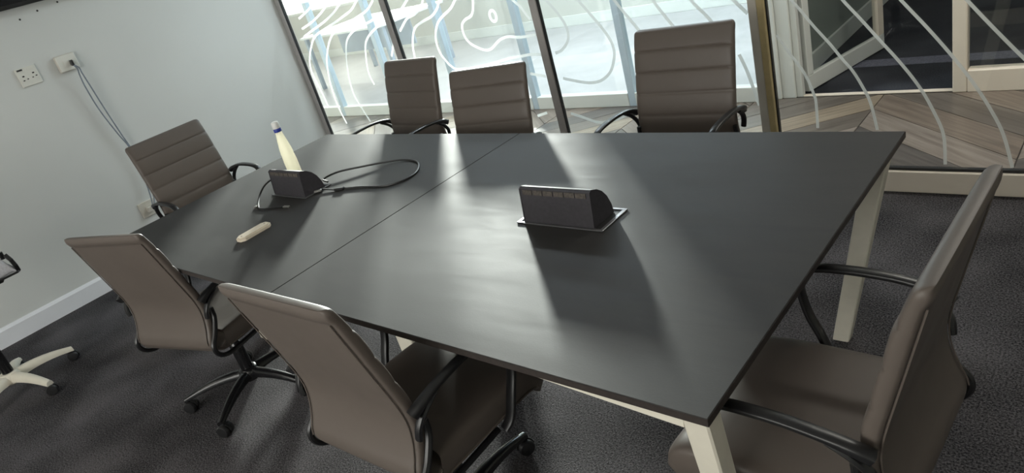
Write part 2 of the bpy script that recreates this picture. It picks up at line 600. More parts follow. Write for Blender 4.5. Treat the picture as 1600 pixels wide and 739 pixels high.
# the glazed front: posts every 1.266 m, cream rail at the floor, frosted contour lines stuck on the panes
win = empty('window_1', (0, GY, 0), kind='structure')
POSTS = [XL + 0.03, -3.394, -2.128, -0.862, 0.404, 1.67]


def lb(x0, x1, y0, y1, z0, z1, b=0.003):
    return MB().box(x0, x1, y0, y1, z0, z1, b)


for i, px in enumerate(POSTS):
    if i == 3:
        lb(px - 0.036, px + 0.006, -0.03, 0.03, 0.0, CH).build('door_post', 'alu_light', win)
        lb(px + 0.0065, px + 0.038, -0.034, 0.0, 0.0, CH).build('edge_strip', 'gold', win)
        lb(px + 0.0385, px + 0.043, -0.012, 0.012, 0.0, CH, 0.001).build('gasket', 'gasket', win)
    else:
        lb(px - 0.026, px + 0.025, -0.02, 0.02, 0.0, CH).build('mullion', 'alu', win)
        lb(px + 0.0255, px + 0.030, -0.012, 0.012, 0.0, CH, 0.001).build('gasket', 'gasket', win)
lb(XL + 0.06, XR, -0.025, 0.025, CH - 0.06, CH).build('head_rail', 'alu', win)
panes = []
for i in range(len(POSTS)):
    x0 = POSTS[i] + (0.044 if i == 3 else 0.031)
    x1 = (POSTS[i + 1] - (0.037 if i + 1 == 3 else 0.027)) if i + 1 < len(POSTS) else XR
    lb(x0, x1, -0.028, 0.028, 0.0, 0.100).build('bottom_rail', 'cream_frame', win)
    lb(x0, x1, -0.012, 0.012, 0.1005, 0.112, 0.001).build('glazing_bead', 'gasket', win)
    panes.append((x0, x1, MB().box(x0, x1, -0.004, 0.004, 0.1125, CH - 0.061).build('glass_pane', 'glass', win)))

DECAL = [
    (0.009, [(-4.477, 1.348), (-4.329, 1.342), (-4.19, 1.343), (-4.064, 1.344), (-3.902, 1.345), (-3.758, 1.347)]),
    (0.009, [(-4.363, 1.332), (-4.249, 1.369), (-4.129, 1.407), (-3.975, 1.457), (-3.839, 1.51)]),
    (0.009, [(-4.424, 1.232), (-4.269, 1.277), (-4.132, 1.335), (-4.016, 1.382), (-3.866, 1.445), (-3.735, 1.511)]),
    (0.009, [(-4.434, 1.154), (-4.282, 1.187), (-4.137, 1.233), (-4.034, 1.277), (-3.973, 1.315), (-3.867, 1.379), (-3.729, 1.465), (-3.611, 1.556)]),
    (0.009, [(-4.454, 1.091), (-4.31, 1.129), (-4.142, 1.169), (-3.991, 1.216), (-3.894, 1.258), (-3.823, 1.296), (-3.712, 1.353), (-3.569, 1.429), (-3.445, 1.51)]),
    (0.009, [(-4.483, 0.515), (-4.5, 0.657), (-4.527, 0.808), (-4.494, 0.911), (-4.381, 1.032), (-4.283, 1.09), (-4.152, 1.121), (-4.007, 1.153), (-3.866, 1.188), (-3.754, 1.22), (-3.655, 1.275), (-3.544, 1.332)]),
    (0.009, [(-4.321, 0.374), (-4.35, 0.527), (-4.34, 0.682), (-4.301, 0.825), (-4.247, 0.923), (-4.162, 1.015), (-4.084, 1.071), (-4.021, 1.093), (-3.866, 1.124), (-3.733, 1.16), (-3.59, 1.196), (-3.487, 1.253)]),
    (0.009, [(-4.002, 0.386), (-4.05, 0.502), (-4.086, 0.623), (-4.059, 0.779), (-3.994, 0.927), (-3.933, 1.013), (-3.849, 1.062), (-3.737, 1.096), (-3.589, 1.121), (-3.481, 1.149)]),
    (0.009, [(-3.794, 0.674), (-3.81, 0.783), (-3.746, 0.949), (-3.689, 1.009), (-3.606, 1.051), (-3.517, 1.082), (-3.424, 1.099)]),
    (0.009, [(-3.492, 0.864), (-3.426, 0.949)]),
    (0.009, [(-3.32, 1.126), (-3.283, 1.135), (-3.227, 1.166), (-3.153, 1.21), (-3.044, 1.272), (-2.904, 1.354), (-2.784, 1.442)]),
    (0.009, [(-3.32, 1.126), (-3.161, 1.141)]),
    (0.009, [(-3.32, 1.023), (-3.257, 1.068), (-3.201, 1.1), (-3.114, 1.119), (-3.038, 1.159), (-3.005, 1.192), (-2.912, 1.274), (-2.794, 1.384), (-2.696, 1.502)]),
    (0.009, [(-3.281, 0.749), (-3.254, 0.85), (-3.242, 0.906), (-3.206, 0.979), (-3.157, 1.032), (-3.075, 1.061), (-2.971, 1.086), (-2.901, 1.127), (-2.862, 1.173), (-2.781, 1.266), (-2.675, 1.389), (-2.593, 1.52)]),
    (0.009, [(-2.158, 0.771), (-2.244, 0.778), (-2.323, 0.773), (-2.415, 0.768), (-2.561, 0.747), (-2.736, 0.73), (-2.882, 0.731), (-2.932, 0.756), (-2.965, 0.793), (-2.997, 0.847), (-3.003, 0.915), (-2.98, 0.98), (-2.936, 1.037), (-2.871, 1.075), (-2.784, 1.112), (-2.726, 1.156), (-2.624, 1.227), (-2.493, 1.323), (-2.382, 1.424)]),
    (0.009, [(-2.164, 0.888), (-2.292, 0.885), (-2.374, 0.897), (-2.44, 0.888), (-2.484, 0.868), (-2.538, 0.838), (-2.594, 0.834), (-2.661, 0.86), (-2.712, 0.895), (-2.735, 0.944), (-2.729, 0.999), (-2.69, 1.031), (-2.634, 1.048), (-2.602, 1.079), (-2.579, 1.137), (-2.529, 1.249), (-2.466, 1.397), (-2.429, 1.555)]),
    (0.009, [(-2.179, 0.974), (-2.205, 1.014), (-2.228, 1.053), (-2.273, 1.098), (-2.353, 1.183), (-2.464, 1.296), (-2.61, 1.415)]),
    (0.009, [(-2.281, 0.664), (-2.17, 0.641)]),
    (0.009, [(-2.059, 0.771), (-2.009, 0.785), (-1.959, 0.825), (-1.939, 0.87), (-1.948, 0.931), (-1.987, 1.002), (-2.038, 1.068)]),
    (0.009, [(-2.047, 0.622), (-1.948, 0.598), (-1.86, 0.585), (-1.783, 0.596), (-1.715, 0.64), (-1.677, 0.705), (-1.664, 0.756), (-1.674, 0.811), (-1.712, 0.88), (-1.769, 0.963), (-1.826, 1.041), (-1.892, 1.138), (-1.983, 1.267)]),
    (0.009, [(-1.458, 0.793), (-1.505, 0.867), (-1.559, 0.945), (-1.603, 1.013), (-1.664, 1.113), (-1.749, 1.246), (-1.869, 1.388)]),
    (0.009, [(-1.262, 0.794), (-1.303, 0.858), (-1.35, 0.93), (-1.382, 0.984), (-1.438, 1.087), (-1.517, 1.225), (-1.63, 1.371)]),
    (0.009, [(-1.064, 0.802), (-1.104, 0.865), (-1.162, 0.935), (-1.178, 0.958), (-1.241, 1.057), (-1.33, 1.188), (-1.453, 1.328)]),
    (0.009, [(-0.911, 0.863), (-0.97, 0.932), (-1.043, 1.023), (-1.144, 1.145), (-1.28, 1.274)]),
    (0.009, [(-2.052, 0.407), (-1.983, 0.385), (-1.857, 0.346), (-1.74, 0.365), (-1.642, 0.401)]),
    (0.009, [(-2.312, 0.396), (-2.23, 0.415)]),
    (0.009, [(-0.907, 0.419), (-0.927, 0.51), (-0.948, 0.597), (-0.976, 0.677)]),
    (0.009, [(-0.643, 0.3), (-0.641, 0.426), (-0.648, 0.466), (-0.667, 0.531), (-0.698, 0.599), (-0.753, 0.686), (-0.79, 0.754)]),
    (0.009, [(-0.388, 0.289), (-0.411, 0.418), (-0.441, 0.495), (-0.476, 0.565), (-0.513, 0.617), (-0.561, 0.69), (-0.623, 0.774), (-0.676, 0.853), (-0.71, 0.899), (-0.777, 0.995)]),
    (0.009, [(-0.128, 0.129), (-0.134, 0.267), (-0.173, 0.38), (-0.219, 0.478), (-0.285, 0.583), (-0.366, 0.694), (-0.436, 0.79), (-0.497, 0.871), (-0.563, 0.968), (-0.656, 1.096), (-0.783, 1.233)]),
    (0.009, [(0.109, 0.121), (0.075, 0.266), (0.03, 0.374), (-0.027, 0.482), (-0.095, 0.591), (-0.183, 0.717), (-0.278, 0.843), (-0.345, 0.939), (-0.438, 1.067), (-0.566, 1.203)]),
    (0.009, [(0.214, 0.477), (0.132, 0.574), (0.041, 0.69), (-0.053, 0.815), (-0.12, 0.911), (-0.213, 1.038), (-0.341, 1.174)]),
    (0.01, [(-2.429, 1.028), (-2.433, 1.044), (-2.442, 1.056), (-2.454, 1.06), (-2.467, 1.055), (-2.476, 1.044), (-2.479, 1.028), (-2.476, 1.012), (-2.467, 1.0), (-2.454, 0.996), (-2.442, 1.0), (-2.432, 1.012), (-2.429, 1.028)]),
]


def ribbon(poly, hw):
    """a band of vinyl about 0.4 mm thick on the room face of the pane; poly of (x, z)"""
    P = [Vector((x, z)) for x, z in poly]
    L, R = [], []
    m = len(P)
    for i in range(m):
        t = (P[min(i + 1, m - 1)] - P[max(i - 1, 0)]).normalized()
        n = Vector((-t.y, t.x)) * hw
        L.append(P[i] + n)
        R.append(P[i] - n)
    ya, yb = -0.0046, -0.0041
    vs = []
    for i in range(m):
        vs += [(L[i].x, ya, L[i].y), (R[i].x, ya, R[i].y), (R[i].x, yb, R[i].y), (L[i].x, yb, L[i].y)]
    fs = [(0, 1, 2, 3), tuple(reversed([(m - 1) * 4 + k for k in range(4)]))]
    for i in range(m - 1):
        for k in range(4):
            fs.append((i * 4 + k, (i + 1) * 4 + k, (i + 1) * 4 + (k + 1) % 4, i * 4 + (k + 1) % 4))
    return MB().add(vs, fs)


for hw, pts in DECAL:
    cx = sum(p[0] for p in pts) / len(pts)
    pane = min(panes, key=lambda q: abs((q[0] + q[1]) / 2 - cx))
    sm = [(p.x, p.y) for p in catmull([Vector((x, z, 0)) for x, z in pts], 5)]
    ribbon(sm, hw * (0.72 if cx > -0.85 else 0.95)).build('frosted_line', 'decal', pane[2])

# ------------------------------------------------------------------ corridor with chevron planks
CX0, CX1, CY0, CY1 = -9.0, 2.7, GY + 0.031, 3.62
cor = struct('corridor_floor', MB().box(CX0, CX1, GY - 0.02, CY1 + 0.03, -0.12, -0.006), 'grout')


def clip(poly, ax, val, keep_less):
    out = []
    for i in range(len(poly)):
        a, b = poly[i], poly[(i + 1) % len(poly)]
        ia = (a[ax] <= val) if keep_less else (a[ax] >= val)
        ib = (b[ax] <= val) if keep_less else (b[ax] >= val)
        if ia:
            out.append(a)
        if ia != ib:
            t = (val - a[ax]) / (b[ax] - a[ax])
            out.append((a[0] + t * (b[0] - a[0]), a[1] + t * (b[1] - a[1])))
    return out


APEX, CW, PW, SL = -0.70, 0.78, 0.262, 0.86          # apex line, column width, plank pitch along the corridor's width, slope
rng = random.Random(12)
for ci in range(-8, 5):
    xa, xb = APEX + ci * CW, APEX + (ci + 1) * CW
    if xb < -6.6 or xa > 2.5:
        continue
    down = (ci % 2 == 0)
    for k in range(-6, 14):
        y0 = 2.30 + k * PW + (0.04 if down else 0.04)
        dy = CW * SL
        g = 0.003
        if down:
            q = [(xa + g, y0 + g), (xb - g, y0 - dy + g), (xb - g, y0 + PW - dy - g), (xa + g, y0 + PW - g)]
        else:
            q = [(xa + g, y0 - dy + g), (xb - g, y0 + g), (xb - g, y0 + PW - g), (xa + g, y0 + PW - dy - g)]
        q = clip(clip(q, 1, CY0, False), 1, CY1, True)
        q = clip(clip(q, 0, CX0, False), 0, CX1, True)
        if len(q) < 3:
            continue
        w = WOODS[rng.choice([0, 1, 1, 2, 2, 3, 4])][1 if down else 0]
        MB().prism(q, -0.006, 0.0 + rng.uniform(-0.0006, 0.0006), 'z').build('plank', w, cor)
struct('ceiling_2', MB().box(-12.2, 2.8, GY + 0.035, FAR_Y + 0.2, CH, CH + 0.1), 'ceiling')

# ------------------------------------------------------------------ across the corridor: bright office on the left
OY = 3.60
win2 = empty('window_2', (0, OY, 0), kind='structure')
OM = [-8.9, -7.98, -7.05, -6.13, -5.20, -4.28, -3.37, -2.42]
for x in OM:
    lb(x - 0.03, x + 0.03, -0.03, 0.03, 0.0, CH).build('mullion', 'blue_frame', win2)
edges = OM + [-1.37]
for i in range(len(OM)):
    a, b = edges[i] + 0.031, edges[i + 1] - (0.031 if i + 1 < len(OM) else 0.0)
    lb(a, b, -0.035, 0.035, 0.0, 0.105, 0.004).build('bottom_rail', 'white_frame', win2)
    MB().box(a, b, -0.004, 0.004, 0.106, CH - 0.07).build('glass_pane', 'glass', win2)
lb(-9.0, -1.37, -0.035, 0.035, CH - 0.069, CH).build('head_rail', 'white_frame', win2)

of = struct('office_floor', MB().box(-12.2, -1.36, CY1 + 0.031, FAR_Y, -0.12, 0.0), 'tan_floor')
struct('wall_far', MB().box(-12.2, -1.30, FAR_Y, FAR_Y + 0.16, 0.0, 0.80), 'wall_plain')
struct('baseboard_far', MB().box(-12.0, -1.46, FAR_Y - 0.02, FAR_Y - 0.001, 0.0, 0.13, 0.003), 'white_frame')
win3 = empty('window_3', (0, FAR_Y + 0.08, 0), kind='structure')
struct('wall_far_right', MB().box(-6.47, -1.30, FAR_Y, FAR_Y + 0.16, 0.8005, CH), 'wall_plain')
lb(-12.2, -6.471, -0.09, 0.05, 0.801, 0.84).build('sill', 'white_frame', win3)
lb(-12.2, -6.471, -0.04, 0.04, CH - 0.06, CH).build('head_rail', 'white_frame', win3)
fx = [-12.17 + 1.419 * k for k in range(5)]
for x in fx:
    lb(x - 0.03, x + 0.03, -0.03, 0.03, 0.8405, CH - 0.061).build('mullion', 'white_frame', win3)
for i in range(4):
    MB().box(fx[i] + 0.031, fx[i + 1] - 0.031, -0.004, 0.004, 0.8405, CH - 0.061).build('glass_pane', 'glass', win3)
struct('wall_side', MB().box(-12.3, -12.2, GY, FAR_Y + 0.16, 0.0, CH), 'wall_plain')
struct('wall_corridor_end', MB().box(-12.2, -9.02, CY1 - 0.02, CY1 + 0.03, 0.0, CH), 'wall_plain')
struct('wall_corridor_left', MB().box(-12.2, XL - 0.15, GY - 0.1, GY + 0.03, 0.0, CH), 'wall_plain')

# ------------------------------------------------------------------ across the corridor: dark room on the right
struct('wall_divider', MB().box(-1.46, -1.30, CY1 + 0.035, FAR_Y, 0.0, CH), 'grey_green')
struct('baseboard_divider', MB().box(-1.299, -1.278, CY1 + 0.08, FAR_Y - 0.3, 0.0, 0.13, 0.003), 'white_frame')
dr = struct('dark_room_floor', MB().box(-1.30, 2.8, CY1 + 0.031, FAR_Y, -0.12, 0.0), 'dark_carpet')
struct('trim_1', MB().box(-1.278, 2.7, 4.17, 4.31, 0.0, 0.004), 'band_colour')  # flat lavender-grey band across the dark room's floor
struct('wall_dark_room', MB().box(-1.30, 2.8, FAR_Y - 0.1, FAR_Y, 0.0, CH), 'blue_grey')
struct('wall_corridor_right', MB().box(2.7, 2.8, GY + 0.031, FAR_Y - 0.1, 0.0, CH), 'wall_plain')
d1 = empty('door_1', (-1.27, 3.65, 0), kind='structure')
lb(-0.10, -0.035, -0.05, 0.035, 0, CH, 0.005).build('jamb', 'white_frame', d1)
lb(-0.034, 0.052, -0.035, 0.035, 0, CH, 0.004).build('jamb', 'white_frame', d1)
lb(0.053, 0.092, -0.022, 0.022, 0, CH, 0.004).build('door_stop', 'white_frame', d1)
lb(0.093, 0.925, -0.02, 0.02, 0.0005, 0.007, 0.001).build('threshold', 'cream_frame', d1)
lb(0.926, 0.995, -0.04, 0.04, 0, CH, 0.005).build('jamb', 'cream_frame', d1)
lb(-0.10, 0.995, -0.03, 0.03, 2.12, CH - 0.001, 0.004).build('transom', 'white_frame', d1)
# the door leaf, swung into the dark room: a framed glass leaf hung on the left jamb
leaf = empty('door_2', (-1.178, 3.70, 0), math.atan2(0.86, 0.225), kind='structure')
lb(0.0, 0.88, -0.02, 0.02, 0.012, 0.115, 0.003).build('bottom_rail', 'white_frame', leaf)
lb(0.0, 0.88, -0.02, 0.02, 2.0, 2.1, 0.003).build('top_rail', 'white_frame', leaf)
lb(0.0, 0.06, -0.02, 0.02, 0.116, 1.999, 0.003).build('stile', 'white_frame', leaf)
lb(0.81, 0.88, -0.02, 0.02, 0.116, 1.999, 0.003).build('stile', 'cream_frame', leaf)
MB().box(0.061, 0.809, -0.003, 0.003, 0.116, 1.999).build('glass_pane', 'glass', leaf)
win4 = empty('window_4', (0, 3.65, 0), kind='structure')
lb(-0.273, 2.69, -0.04, 0.04, 0.0, 0.125, 0.004).build('bottom_rail', 'cream_frame', win4)
lb(-0.273, 2.69, -0.03, 0.03, CH - 0.06, CH).build('head_rail', 'cream_frame', win4)
lb(1.18, 1.25, -0.03, 0.03, 0.1255, CH - 0.061).build('mullion', 'cream_frame', win4)
MB().box(-0.273, 1.179, -0.004, 0.004, 0.1255, CH - 0.061).build('glass_pane', 'glass', win4)
MB().box(1.251, 2.69, -0.004, 0.004, 0.1255, CH - 0.061).build('glass_pane', 'glass', win4)

# ------------------------------------------------------------------ conference table
TL, TW, TH = 2.851, 1.262, 0.74
tb = empty('conference_table', (-TL / 2, TW / 2, 0),
           label='long dark grey conference table with cream legs and a seam across its middle', cat='table')
TX, TY = -TL / 2, TW / 2


def rel(mb, ox=TX, oy=TY, oz=0):
    mb.v = [(x - ox, y - oy, z - oz) for x, y, z in mb.v]
    return mb


SEAM = -1.447
for a, b in ((-TL, SEAM - 0.0015), (SEAM + 0.0015, 0.0)):
    t = rel(MB().box(a, b, 0, TW, TH - 0.019, TH, 0.0012)).build('tabletop', 'table', tb)
    rel(MB().box(a, b, -0.0008, 0.0002, TH - 0.0178, TH - 0.0016)).build('edge_band', 'table_edge', t)
    xe = 0.0 if b == 0.0 else -TL
    rel(MB().box(xe - 0.0006, xe + 0.0006, 0, TW, TH - 0.0178, TH - 0.0016)).build('edge_band', 'table_edge', t)


def slab_leg(top, foot, wx, wy, taper=0.85):
    r = []
    for (x, y, z), k in ((top, 1.0), (foot, taper)):
        a, b = wx / 2 * k, wy / 2 * k
        c = 0.004
        r.append([(x + p, y + q, z) for p, q in ((-a, -b + c), (-a + c, -b), (a - c, -b), (a, -b + c), (a, b - c), (a - c, b), (-a + c, b), (-a, b - c))])
    return MB().loft(r)


ZT = TH - 0.0195
for top, foot, wx, wy in [((-0.031, 0.03, ZT), (-0.031, 0.12, 0.0), 0.052, 0.05),
                          ((-0.055, 1.232, ZT), (-0.205, 1.232, 0.0), 0.062, 0.052),
                          ((-1.475, 0.42, ZT), (-1.475, 0.42, 0.0), 0.10, 0.05),
                          ((-1.475, 0.86, ZT), (-1.475, 0.86, 0.0), 0.10, 0.05),
                          ((-TL + 0.15, 0.42, ZT), (-TL + 0.15, 0.42, 0.0), 0.10, 0.05),
                          ((-TL + 0.15, 0.86, ZT), (-TL + 0.15, 0.86, 0.0), 0.10, 0.05)]:
    rel(slab_leg(top, foot, wx, wy)).build('leg', 'cream', tb)
for x0, x1 in ((-0.40, -0.058), (-1.49, -1.13), (-TL + 0.058, -TL + 0.40)):
    rel(MB().prism([(x0, ZT - 0.012), (x1, ZT - 0.030), (x1, ZT), (x0, ZT)] if x0 > -1 else [(x0, ZT - 0.030), (x1, ZT - 0.012), (x1, ZT), (x0, ZT)],
                   0.012, 0.045, 'y')).build('corner_bracket', 'cream', tb)
for y in (0.42, 0.86):
    rel(MB().box(-TL + 0.15, -0.15, y - 0.02, y + 0.02, ZT - 0.04, ZT, 0.003)).build('beam', 'black', tb)
for x in (-0.10, -TL + 0.10):
    rel(MB().box(x - 0.02, x + 0.02, 0.06, TW - 0.06, ZT - 0.04, ZT, 0.003)).build('cross_rail', 'cream', tb)
rel(MB().box(SEAM - 0.03, SEAM + 0.03, 0.06, TW - 0.06, ZT - 0.04, ZT, 0.003)).build('cross_rail', 'cream', tb)

# ------------------------------------------------------------------ executive chairs
REAR = [(-0.290, 0.982), (-0.277, 0.93), (-0.262, 0.87), (-0.248, 0.815), (-0.234, 0.76), (-0.220, 0.705), (-0.209, 0.655), (-0.205, 0.61),
        (-0.211, 0.565), (-0.224, 0.525), (-0.238, 0.492), (-0.240, 0.462), (-0.226, 0.438)]


def resample(pts, n):
    P = [Vector((0, a, b)) for a, b in pts]
    P = catmull(P, 10)
    L = [0]
    for i in range(1, len(P)):
        L.append(L[-1] + (P[i] - P[i - 1]).length)
    out = []
    for k in range(n):
        d = L[-1] * k / (n - 1)
        i = 1
        while i < len(P) - 1 and L[i] < d:
            i += 1
        t = (d - L[i - 1]) / max(1e-9, L[i] - L[i - 1])
        out.append(P[i - 1].lerp(P[i], t))
    return out, L[-1]


def pad(curve, length, half_w, tfun, wfun, flip, K=28, pw=0.16, pt=0.55, roll=0.0):
    """upholstered slab: rows along a curve in the (y, z) plane, each row a rounded cross-section"""
    m = len(curve)
    rings = []
    for i in range(m):
        t = (curve[min(i + 1, m - 1)] - curve[max(i - 1, 0)]).normalized()
        n = Vector((0, -t.z, t.y)) * (1 if flip else -1)
        s = length * i / (m - 1)
        th, w = tfun(s), half_w * wfun(s)
        ring = []
        for k in range(K):
            a = 2 * pi * k / K
            ca, sa = cos(a), sin(a)
            x = w * math.copysign(abs(ca) ** pw, ca)
            q = 0.5 * (1 + math.copysign(abs(sa) ** pt, sa)) * th
            if roll and sa < 0 and s < roll:
                q -= 0.006 * sin(pi * s / roll) * abs(sa) ** pt
            ring.append(Vector((x, 0, 0)) + curve[i] + n * q)
        rings.append(ring)
    return MB().loft(rings)


RIB = 0.088


def make_chair():
    t = empty('executive_chair')
    # backrest: smooth behind, five stitched ribs in front
    cv, L = resample(REAR, 110)

    def tk(s):
        e = min(s, L - s)
        end = math.sqrt(max(0.02, 1 - (1 - min(1, e / 0.016)) ** 2))
        rib = abs(sin(pi * s / RIB)) ** 0.22 if s < 5.02 * RIB else 1.0
        return (0.032 + 0.008 * rib) * end * (0.62 + 0.38 * min(1, s / 0.10))

    def wd(s):
        e = min(1, s / 0.022)
        return 1 - 0.07 * (1 - math.sqrt(max(0, 1 - (1 - e) ** 2))) - 0.0 * s
    back = pad(cv, L, 0.219, tk, wd, True, roll=0.042).build('backrest', 'leather', t, smooth=True, angle=60)
    for sx in (-1, 1):
        line = [(sx * 0.206, p.y - 0.0002, p.z) for p in cv[8:104:3]]
        MB().tube(line, 0.0020, 6).build('shell_piping', 'leather', back, smooth=True)
    # seat: one smooth cushion that rolls up under the backrest and falls at the front
    SEAT = [(-0.212, 0.446), (-0.205, 0.428), (-0.185, 0.416), (-0.12, 0.411), (0.0, 0.410), (0.10, 0.409), (0.165, 0.404), (0.20, 0.392), (0.214, 0.376)]
    cs, Ls = resample(SEAT, 44)
    mb = pad(cs, Ls, 0.226, lambda s: 0.088 * math.sqrt(max(0.03, 1 - (1 - min(1, min(s + 0.006, Ls - s) / 0.045)) ** 2)),
             lambda s: 1 - 0.05 * (1 - math.sqrt(max(0, 1 - (1 - min(1, (Ls - s) / 0.05)) ** 2))), True, pt=0.40)
    mb.build('seat', 'leather', t, smooth=True, angle=60)
    for sx in (-1, 1):
        pipe = MB()
        pipe.tube([(sx * 0.2265, y, z) for y, z in [(-0.17, 0.430), (0.0, 0.427), (0.10, 0.426), (0.165, 0.422), (0.195, 0.412)]], 0.0035, 6)
        pipe.build('seat_piping', 'leather', t, smooth=True)
    # arms: flat black loop from the backrest to the seat front
    for sx in (-1, 1):
        x = sx * 0.252
        path = catmull([(x * 0.955, -0.205, 0.652), (x * 0.985, -0.175, 0.668), (x, -0.12, 0.682), (x, -0.04, 0.688), (x, 0.060, 0.684), (x, 0.103, 0.666), (x, 0.118, 0.620),
                        (x, 0.106, 0.55), (x, 0.080, 0.49), (x * 0.985, 0.055, 0.43), (x * 0.94, 0.035, 0.404)], 5)
        n = len(path)
        th = [0.027 - 0.015 * min(1, i / 10) for i in range(n)]
        MB().bar(path, 0.028, th, (1, 0, 0)).build('armrest', 'black', t, smooth=True, angle=50)
        MB().tube(catmull([(x, -0.135, 0.672), (x * 0.98, -0.175, 0.645), (x * 0.95, -0.200, 0.612), (x * 0.92, -0.206, 0.580)], 4), 0.008, 8, flat=1.4, side=(1, 0, 0)
                  ).build('arm_strut', 'black', t, smooth=True)
        MB().tube(catmull([(sx * 0.216, -0.165, 0.600), (sx * 0.220, -0.172, 0.56), (sx * 0.227, -0.205, 0.510), (sx * 0.230, -0.236, 0.474), (sx * 0.229, -0.236, 0.440),
                           (sx * 0.226, -0.208, 0.412), (sx * 0.220, -0.15, 0.400), (sx * 0.215, 0.03, 0.399)], 4), 0.0095, 8).build('side_rail', 'black', t, smooth=True)
    up_parts = list(t.children)
    # underseat mechanism and gas lift
    m = MB().box(-0.10, 0.10, -0.13, 0.09, 0.380, 0.409, 0.008)
    m.box(-0.06, 0.06, -0.07, 0.07, 0.340, 0.379, 0.010)
    up_parts.append(m.build('tilt_mechanism', 'black', t))
    for o in up_parts:
        o['lift'] = 1
    MB().lathe([(0.014, 0.13), (0.014, 0.37)], n=14).build('gas_piston', 'chrome', t, smooth=True)
    MB().lathe([(0.027, 0.065), (0.027, 0.24), (0.023, 0.25), (0.018, 0.26)], n=16).build('gas_lift', 'black_gloss', t, smooth=True)
    hub = MB().lathe([(0.030, 0.062), (0.044, 0.070), (0.046, 0.105), (0.036, 0.122), (0.028, 0.125)], n=20)
    hub.build('hub', 'black_gloss', t, smooth=True)
    star(t, 'black_gloss', 0.290, 0.2)
    return t


def star(t, m, rad, a0, hub_z=0.098, thick=1.0):
    """five tapering legs, each with a twin-wheel caster as its sub-part"""
    leg = None
    for k in range(5):
        a = a0 + k * 2 * pi / 5
        if leg is None:
            rings = []
            for q in range(9):
                u = q / 8
                x = 0.030 + (rad + 0.012 - 0.030) * u
                z = hub_z - 0.034 * u ** 1.6 + 0.008 * sin(pi * u)
                w, h = (0.024 - 0.010 * u) * thick, (0.020 - 0.010 * u) * thick
                rings.append([(x, w * y0, z + h * z0) for y0, z0 in ((-1, -.8), (-.55, -1), (.55, -1), (1, -.8), (.9, .35), (.45, 1), (-.45, 1), (-.9, .35))])
            leg = MB().loft(rings).build('leg', m, t, smooth=True, angle=50)
            lo = leg
            cs = MB().tube([(rad, 0, 0.050), (rad, 0, 0.072)], 0.007, 8).build('caster_stem', 'chrome', leg, smooth=True)
            wh = MB()
            for sy in (-1, 1):
                prof = [(0.010, 0.004), (0.024, 0.0045), (0.0275, 0.009), (0.0275, 0.020), (0.024, 0.025), (0.010, 0.0255)]
                n = 20
                rings = [[(r * cos(2 * pi * j / n), sy * d, r * sin(2 * pi * j / n)) for j in range(n)] for r, d in prof]
                if sy < 0:
                    rings = [list(reversed(r)) for r in rings]
                wh.loft(rings)
            hood = [(0.0305 * cos(b), 0.0305 * sin(b)) for b in [radians(-10 + 200 * j / 12) for j in range(13)]] + [(-0.02, -0.006), (0.02, -0.006)]
            wh.prism(hood, -0.004, 0.004, 'y')
            ca = wh.build('caster', 'caster', leg, smooth=True, angle=35)
            ca.location = (rad, 0, 0.0275)
            ca.rotation_euler = (0, 0, 0.9)
        else:
            lo = leg.copy()
            COL.objects.link(lo)
            lo.parent = t
            for ch in (cs, ca):
                c = ch.copy()
                COL.objects.link(c)
                c.parent = lo
                if ch is ca:
                    c.rotation_euler = (0, 0, 0.9 + 1.7 * k)
        lo.rotation_euler = (0, 0, a)


def copy_tree(o, parent=None):
    c = o.copy()
    COL.objects.link(c)
    c.parent = parent
    for ch in list(o.children):
        copy_tree(ch, c)
    return c


# back-top centre, rightward edge direction (chair's right), top height, star angle, label
CHAIRS = [
    ((-2.252, -0.144), (0.416, 0.114), 0.930, -2.36 - radians(15.3), 'taupe leatherette chair seen from behind, left of the two on the near side'),
    ((-0.891, -0.241), (0.446, 0.012), 0.980, None, 'taupe leatherette chair seen from behind in front of the table, nearest to the viewer'),
    ((0.320, 0.352), (0.020, 0.445), 0.967, None, 'taupe leatherette chair seen from the side at the right end of the table'),
    ((-2.510, 1.710), (-0.460, 0.020), 0.992, None, 'dark ribbed chair before the glass, leftmost of the three on the far side'),
    ((-1.847, 1.590), (-0.418, -0.069), 0.945, None, 'dark ribbed chair before the glass, middle of the three, lower and slightly turned'),
    ((-0.918, 1.790), (-0.445, -0.005), 0.983, None, 'brown ribbed chair standing alone before the glass beside the gold-edged post'),
    ((-3.580, 0.720), (0.0, -1.0), 0.975, None, 'dark ribbed chair at the left end of the table before the wall sockets'),
]
base_chair = make_chair()
chairs = [base_chair] + [copy_tree(base_chair) for _ in CHAIRS[1:]]
for o, ((mx, my), e, top, ang, label) in zip(chairs, CHAIRS):
    e = Vector(e).normalized()
    f = Vector((-e.y, e.x))
    o.location = (mx + 0.29 * f.x, my + 0.29 * f.y, 0)
    o.rotation_euler = (0, 0, math.atan2(-f.x, f.y))
    tag(o, label, 'chair', 'executive chairs around the table')
    dz = top - 0.982
    for ch in o.children:
        if ch.get('lift'):
            ch.location.z = dz
for o, sp in zip(chairs, (radians(0), radians(20), radians(11), radians(40), radians(5), radians(28), radians(50))):
    legs = [c for c in o.children if c.name.split('.')[0] == 'leg']
    for k, lg in enumerate(sorted(legs, key=lambda c: c.rotation_euler.z)):
        lg.rotation_euler.z = sp + k * 2 * pi / 5
for o in bpy.data.objects:
    if 'lift' in o:
        del o['lift']

